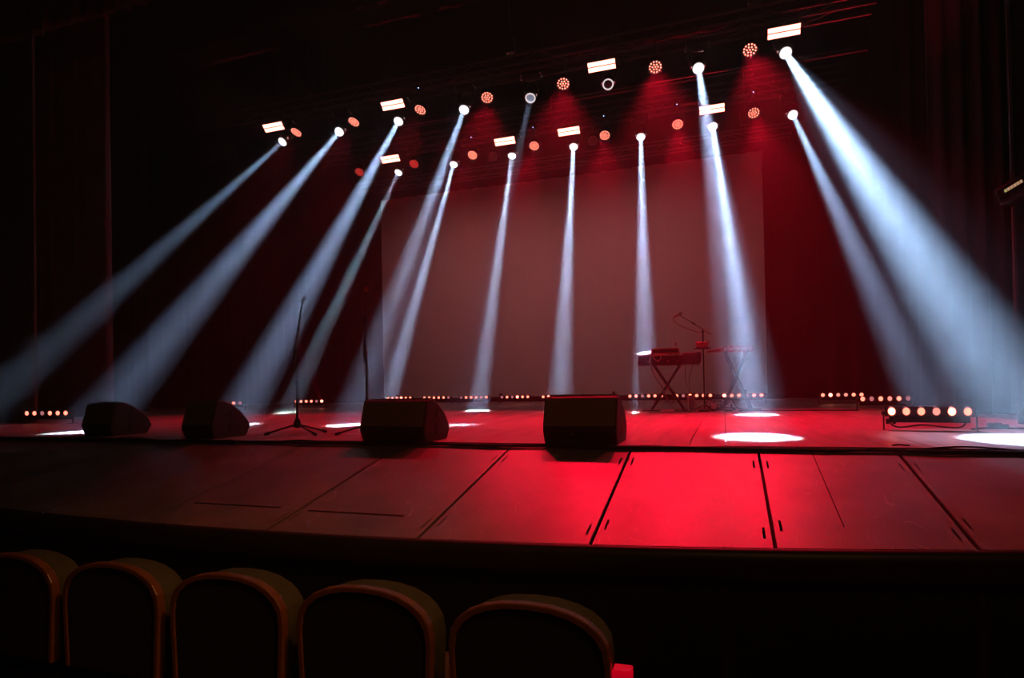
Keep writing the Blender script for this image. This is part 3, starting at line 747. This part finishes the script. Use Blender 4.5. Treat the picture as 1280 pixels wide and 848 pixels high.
t = thing('stage_keyboard', 'large black keyboard on the left stand, its end lit white by a beam', 'keyboard', (-.83, 10.2, .735))
MB().box((0, 0, .075), (.94, .32, .15), bevel=.012).build('lower_case', M_blackpl, t)
MB().box((0, -.165, .085), (.93, .008, .11)).build('rear_panel', M_fix, t)
MB().box((-.25, -.03, .165), (.42, .24, .03), bevel=.008).build('control_panel', M_whitepl, t)
keys(t, .86, .10, .16, .10, 30)
for k in range(5): MB().box((-.3 + .15 * k, -.171, .06), (.03, .006, .018)).build('socket', M_chrome, t)
t = thing('control_surface', 'white tilted panel on the lit left end of the near keyboard', 'control panel', (-1.14, 10.13, .915))
bm_ = MB(); A_ = [bm_.bm.verts.new(p) for p in ((-.155, -.12, .0), (.14, -.12, .0), (.14, -.04, .065), (-.155, -.10, .018), (-.155, .12, 0), (.14, .12, 0))]
for f_ in ((0, 1, 2, 3), (3, 2, 5, 4), (0, 3, 4), (1, 5, 2), (0, 4, 5, 1)): bm_.bm.faces.new([A_[q] for q in f_])
bm_.build('panel_body', M_whitepl, t)
for k in range(4): MB().cyl((-.02 + .035 * k, -.095, .02 + .004 * k), (-.02 + .035 * k, -.10, .03 + .004 * k), .007, seg=8).build('knob', M_greypl, t)
# cloth pads folded over the right half
for k, (x, w_, lb) in enumerate(((-.53, .15, 'dark folded cloth hanging over the near keyboard, right of the mixer'), (-.405, .13, 'dark folded cloth at the right end of the near keyboard'))):
    b = MB(); P = [(10.02, .735), (10.015, .80), (10.02, .885), (10.05, .915), (10.2, .925), (10.32, .918), (10.365, .88), (10.375, .78), (10.36, .78), (10.35, .87), (10.31, .90), (10.2, .905), (10.06, .898), (10.035, .875), (10.03, .80)]
    b.prism([(p[0], p[1] + .004 * k) for p in P], x - w_ / 2, x + w_ / 2)
    tag(b.build('folded_cloth', M_velour, bevel=.01), lb, 'cloth', 'cloths draped over the keyboard')
    
t = thing('audio_mixer', 'small dark mixer standing on top of the near keyboard', 'mixer', (-.87, 10.12, .915))
MB().prism([(-.10, 0), (.10, 0), (.10, .045), (-.10, .085)], -.21, .21).build('case', M_redlit, t, bevel=.006)
MB().box((0, -.102, .04), (.40, .006, .05)).build('rear_panel', M_blackpl, t)
for k in range(8): MB().cyl((-.17 + .048 * k, 0, .06), (-.17 + .048 * k, 0, .084), .011, seg=8).build('knob', M_blackpl, t)
t = thing('desk_lamp', 'tiny gooseneck lamp sticking up from the mixer', 'lamp', (-.70, 10.1, .985))
MB().tube(arc([(0, 0, 0), (.0, 0, .04), (-.01, 0, .07)], 4), .005, 6).build('neck', M_steel, t); MB().cyl((-.012, 0, .065), (-.012, 0, .10), .014, seg=8).build('lamp_shade', M_redlit, t)
cable([(-1.02, 10.0, .93), (-1.08, 9.99, .88), (-1.10, 9.98, .78), (-1.03, 9.97, .55), (-.93, 9.98, .40), (-.86, 9.97, .22), (-.74, 9.95, .05), (-.62, 9.95, .02)], .012, 'pale cable bundle hanging down across the near keyboard stand', M_greypl, 'hanging_cable')
cable([(-.98, 10.0, .93), (-.93, 9.99, .86), (-.98, 9.98, .80), (-1.05, 9.98, .86), (-1.0, 10.0, .92)], .006, 'small loop of pale cable at the lit end of the near keyboard', M_whitepl, 'hanging_cable')
cable([(-.56, 10.02, .74), (-.57, 10.0, .5), (-.50, 10.0, .25), (-.45, 10.0, .02)], .004, 'thin cable dropping from the middle of the near keyboard', None, 'hanging_cable')
cable([(-.45, 10.02, .74), (-.52, 10.0, .45), (-.46, 10.0, .2), (-.38, 10.0, .02)], .004, 'thin cable dropping from the right end of the near keyboard', None, 'hanging_cable')

# second keyboard, turned so its lit long side looks to the audience
x_stand('far keyboard stand with crossed tubes under the slim keyboard at the right', .18, 10.45, .12, .42, .93, .24)
t = thing('stage_keyboard', 'slim keyboard with a pale rear side and a red sloping end on the right stand', 'keyboard', (.0, 10.45, .93))
MB().prism([(-.25, 0), (.44, 0), (.44, .065), (.0, .068), (-.25, .012)], -.14, .14, 'Y').build('lower_case', M_redlit, t, bevel=.005)
MB().box((.22, -.143, .036), (.42, .006, .052)).build('rear_panel', M_whitepl, t)
kk = bpy.data.objects.new('key_bed', None); col.objects.link(kk); kk.parent = t; kk.location = (.22, 0, 0)
keys(kk, .42, .12, .072, .05, 18)
for k in range(4): MB().box((.06 + .1 * k, -.148, .028), (.03, .006, .014)).build('socket', M_blackpl, t)

# boom stand with microphone
t = thing('boom_stand', 'tall boom microphone stand between the two keyboards', 'microphone stand', (-.30, 10.2, 0))
for a in (20, 150, 265):
    a = math.radians(a); MB().cyl((0, 0, .09), (.20 * math.cos(a), .20 * math.sin(a), .015), .009, seg=8).build('leg', M_blackpl, t, smooth=True)
MB().cyl((0, 0, .05), (0, 0, 1.25), .012, seg=10).build('pole', M_blackpl, t, smooth=True)
MB().box((0, 0, 1.25), (.035, .04, .05), bevel=.008).build('swivel_joint', M_blackpl, t)
MB().cyl((.12, -.02, 1.20), (-.35, -.02, 1.53), 0.010, seg=10).build('boom_arm', M_greypl, t, smooth=True)
b = MB(); b.cyl((-.12, -.02, 1.372), (-.16, -.02, 1.40), .015, seg=10); b.build('boom_clutch', M_blackpl, t)
m_ = thing('microphone', 'microphone in the clip at the tip of the boom', 'microphone', (-.68, 10.18, 1.54))
MB().cyl((-.06, 0, -.045), (.03, 0, .0), .012, .018, seg=12).build('body', M_redlit, m_, smooth=True); MB().sph((.045, 0, .01), .026, 12).build('grille', M_chrome, m_, smooth=True)
cable([(-.75, 10.17, 1.49), (-.72, 10.17, 1.42), (-.60, 10.17, 1.34), (-.42, 10.17, 1.26), (-.31, 10.17, 1.23)], .006, 'red-lit cable drooping from the boom microphone', M_redlit, 'microphone_cable')
t = thing('headphone_amplifier', 'small box of controls clamped to the boom stand pole', 'control box', (-.315, 10.16, .97))
MB().box((0, 0, .01), (.24, .11, .02), bevel=.004).build('tray', M_blackpl, t)
MB().prism([(-.05, .02), (.05, .02), (.05, .085), (-.03, .115), (-.05, .10)], -.09, .09).build('case', M_redlit, t, bevel=.006)
for k in range(4): MB().cyl((-.065 + .042 * k, -.052, .06), (-.065 + .042 * k, -.066, .06), .012, seg=8).build('knob', M_whitepl, t)
MB().cyl((.075, 0, .085), (.075, 0, .125), .03, .024, seg=12).build('dial', M_redlit, t, smooth=True)
# things on the floor under the keyboards
t = thing('equipment_case', 'slim grey upright box on the floor between the keyboard stands', 'box', (-.50, 10.0, 0))
MB().box((.02, 0, .13), (.09, .12, .25), bevel=.006).build('case', M_greypl, t); MB().box((-.032, 0, .13), (.02, .125, .255)).build('edge_strip', M_whitepl, t)
t = thing('power_adapter', 'small white box standing on the floor by the boom stand', 'power box', (-.16, 9.95, 0))
MB().box((0, 0, .085), (.075, .06, .085), bevel=.008).build('case', M_whitepl, t); MB().box((0, 0, .022), (.09, .08, .044), bevel=.006).build('base', M_blackpl, t)
cable([(-.16, 9.95, .13), (-.22, 9.93, .17), (-.30, 9.92, .10), (-.42, 9.91, .015), (-.55, 9.92, .012)], .006, 'pale cable arching out of the small white box', M_greypl)
for k, (x, y, w_, lb) in enumerate(((-.30, 9.88, .16, 'black foot pedal at the foot of the boom stand'), (.05, 10.0, .12, 'black foot pedal under the slim keyboard'), (.30, 10.05, .14, 'black foot pedal near the right foot of the far stand'))):
    t = thing('foot_pedal', lb, 'pedal', (x, y, 0), 0, 'pedals under the keyboards')
    MB().prism([(-.08, 0), (.08, 0), (.08, .05), (-.08, .025)], -w_ / 2, w_ / 2).build('pedal_body', M_blackpl, t, bevel=.004); MB().cyl((0, 0, .035), (0, 0, .055), .012, seg=8).build('switch', M_chrome, t)
t = thing('power_strip', 'black power strip on the floor between the keyboard stands', 'power strip', (-.05, 10.35, 0))
MB().box((0, 0, .025), (.42, .06, .05), bevel=.008).build('case', M_blackpl, t)
for k in range(5): MB().cyl((-.15 + .075 * k, 0, .05), (-.15 + .075 * k, 0, .053), .02, seg=10).build('socket', M_rubber, t)
for k in range(3): MB().box((-.15 + .15 * k, 0, .072), (.03, .03, .04), bevel=.006).build('plug', M_blackpl, t)
cable([(-.6, 10.3, .01), (-.5, 10.15, .06), (-.42, 10.1, .01), (-.3, 10.3, .09), (-.26, 10.35, .05)], .006, 'tangled black cable on the floor right of the grey box')
cable([(.02, 10.3, .08), (.1, 10.15, .18), (.18, 10.1, .05), (.35, 10.1, .01), (.45, 10.2, .01)], .006, 'tangled black cable under the slim keyboard')
cable([(-.1, 10.35, .08), (-.02, 10.2, .14), (-.25, 10.1, .16), (-.30, 10.15, .02)], .005, 'thin black cable looped beside the boom stand pole')

# ================================================================== RIGHT WALL UNIT
t = thing('wall_loudspeaker', 'small dark unit with a pale label strip high on the right side wall', 'loudspeaker', (2.44, 6.45, 2.06))
t.rotation_euler = (0, math.radians(-2), math.radians(-50))
MB().box((0, .0, .0), (.28, .16, .16), Euler((0, math.radians(-18), 0)), bevel=.02).build('cabinet', M_blackpl, t)
for k in range(6):
    MB().box((-.055 + .024 * k, -.083, .018 + (-.055 + .024 * k) * .32), (.02, .004, .026), Euler((0, math.radians(-18), 0))).build('label_block', M_tag2 if k == 0 else M_tag, t)
MB().box((0, -.083, -.05), (.24, .004, .006), Euler((0, math.radians(-18), 0))).build('grille_edge', M_steel, t)
MB().cyl((.05, .05, .05), (.12, .34, .10), .02, seg=8).build('wall_bracket', M_steel, t)

# ================================================================== THEATRE SEATS
ZF = -1.08
def seat_profile(w_, zt, r=0):
    # arched outline (x,z) from the bottom left over the arch to the bottom right
    pts = [(-w_ / 2 + .012, -.40), (-w_ / 2, -.16)]
    for k in range(0, 13):
        a = PI - PI * k / 12
        pts.append((w_ / 2 * math.copysign(abs(math.cos(a)) ** .88, math.cos(a)), zt - .14 + .14 * abs(math.sin(a)) ** .85))
    pts += [(w_ / 2, -.16), (w_ / 2 - .012, -.40)]
    return pts
def make_seat(label, x, y, z, rotz=0, proto=None):
    if proto:
        t = dup(proto); t['label'] = label
    else:
        t = thing('theatre_seat', label, 'seat', (0, 0, 0), 0, 'front row of theatre seats')
        W_ = .475
        o = MB().prism(seat_profile(W_, 0), 0, .022, 'Y').build('back_shell', M_seatback, t)
        # wood rim: thin band following the arch
        out = seat_profile(W_ + .012, .007); inn = seat_profile(W_ - .026, -.012)
        bm = bmesh.new(); A = [[bm.verts.new((p[0], yy, p[1])) for p in out] for yy in (-.006, .026)]; B = [[bm.verts.new((p[0], yy, p[1])) for p in inn] for yy in (-.006, .026)]
        for i in range(len(out) - 1):
            for q in ((A[0][i], A[0][i + 1], B[0][i + 1], B[0][i]), (A[1][i], A[1][i + 1], B[1][i + 1], B[1][i]), (A[0][i], A[0][i + 1], A[1][i + 1], A[1][i]), (B[0][i], B[0][i + 1], B[1][i + 1], B[1][i])): bm.faces.new(q)
        bb = MB(); bb.bm.free(); bb.bm = bm; bb.build('wooden_rim', M_wood, t, bevel=.004)
        o = MB().prism([(a * .985, b - .006) for a, b in seat_profile(W_, 0)], .024, .145, 'Y').build('back_cushion', M_seatcloth, t, bevel=.028)
        for m in o.modifiers: m.segments = 4
        MB().box((0, .30, -.44), (.43, .42, .11), bevel=.03).build('seat_cushion', M_seatcloth, t, smooth=True)
        MB().box((0, .29, -.515), (.42, .40, .03), bevel=.01).build('seat_pan', M_wood, t)
        # left side standard with armrest
        MB().box((-.2725, .22, -.62), (.03, .34, .60), bevel=.008).build('side_standard', M_seatback, t)
        MB().box((-.2725, .24, -.31), (.05, .34, .032), bevel=.012).build('armrest', M_wood, t, smooth=True)
        MB().box((-.2725, .2, -.91), (.09, .3, .02)).build('foot_plate', M_steel, t)
    t.location = (x, y, z); t.rotation_euler = (0, 0, rotz)
    return t
ZT = -.183
s5 = make_seat('rightmost theatre seat with arched wooden rim', -.555, 1.70, ZT)
for i, lb in enumerate(('second theatre seat from the right in the row', 'middle theatre seat of the row of five', 'second theatre seat from the left in the row', 'theatre seat cut by the left frame edge')):
    make_seat(lb, -.555 - .545 * (i + 1), 1.70 + .004 * i, ZT - .004 * i, 0, s5)
t = thing('aisle_light', 'small upright red glowing marker lamp just right of the last seat', 'aisle light', (-.283, 1.72, -1.08))
MB().box((0, 0, .30), (.048, .046, .60), bevel=.004).build('post', M_seatback, t)
MB().box((0, 0, .672), (.052, .05, .15), bevel=.004).build('lamp_body', M_lampred, t)
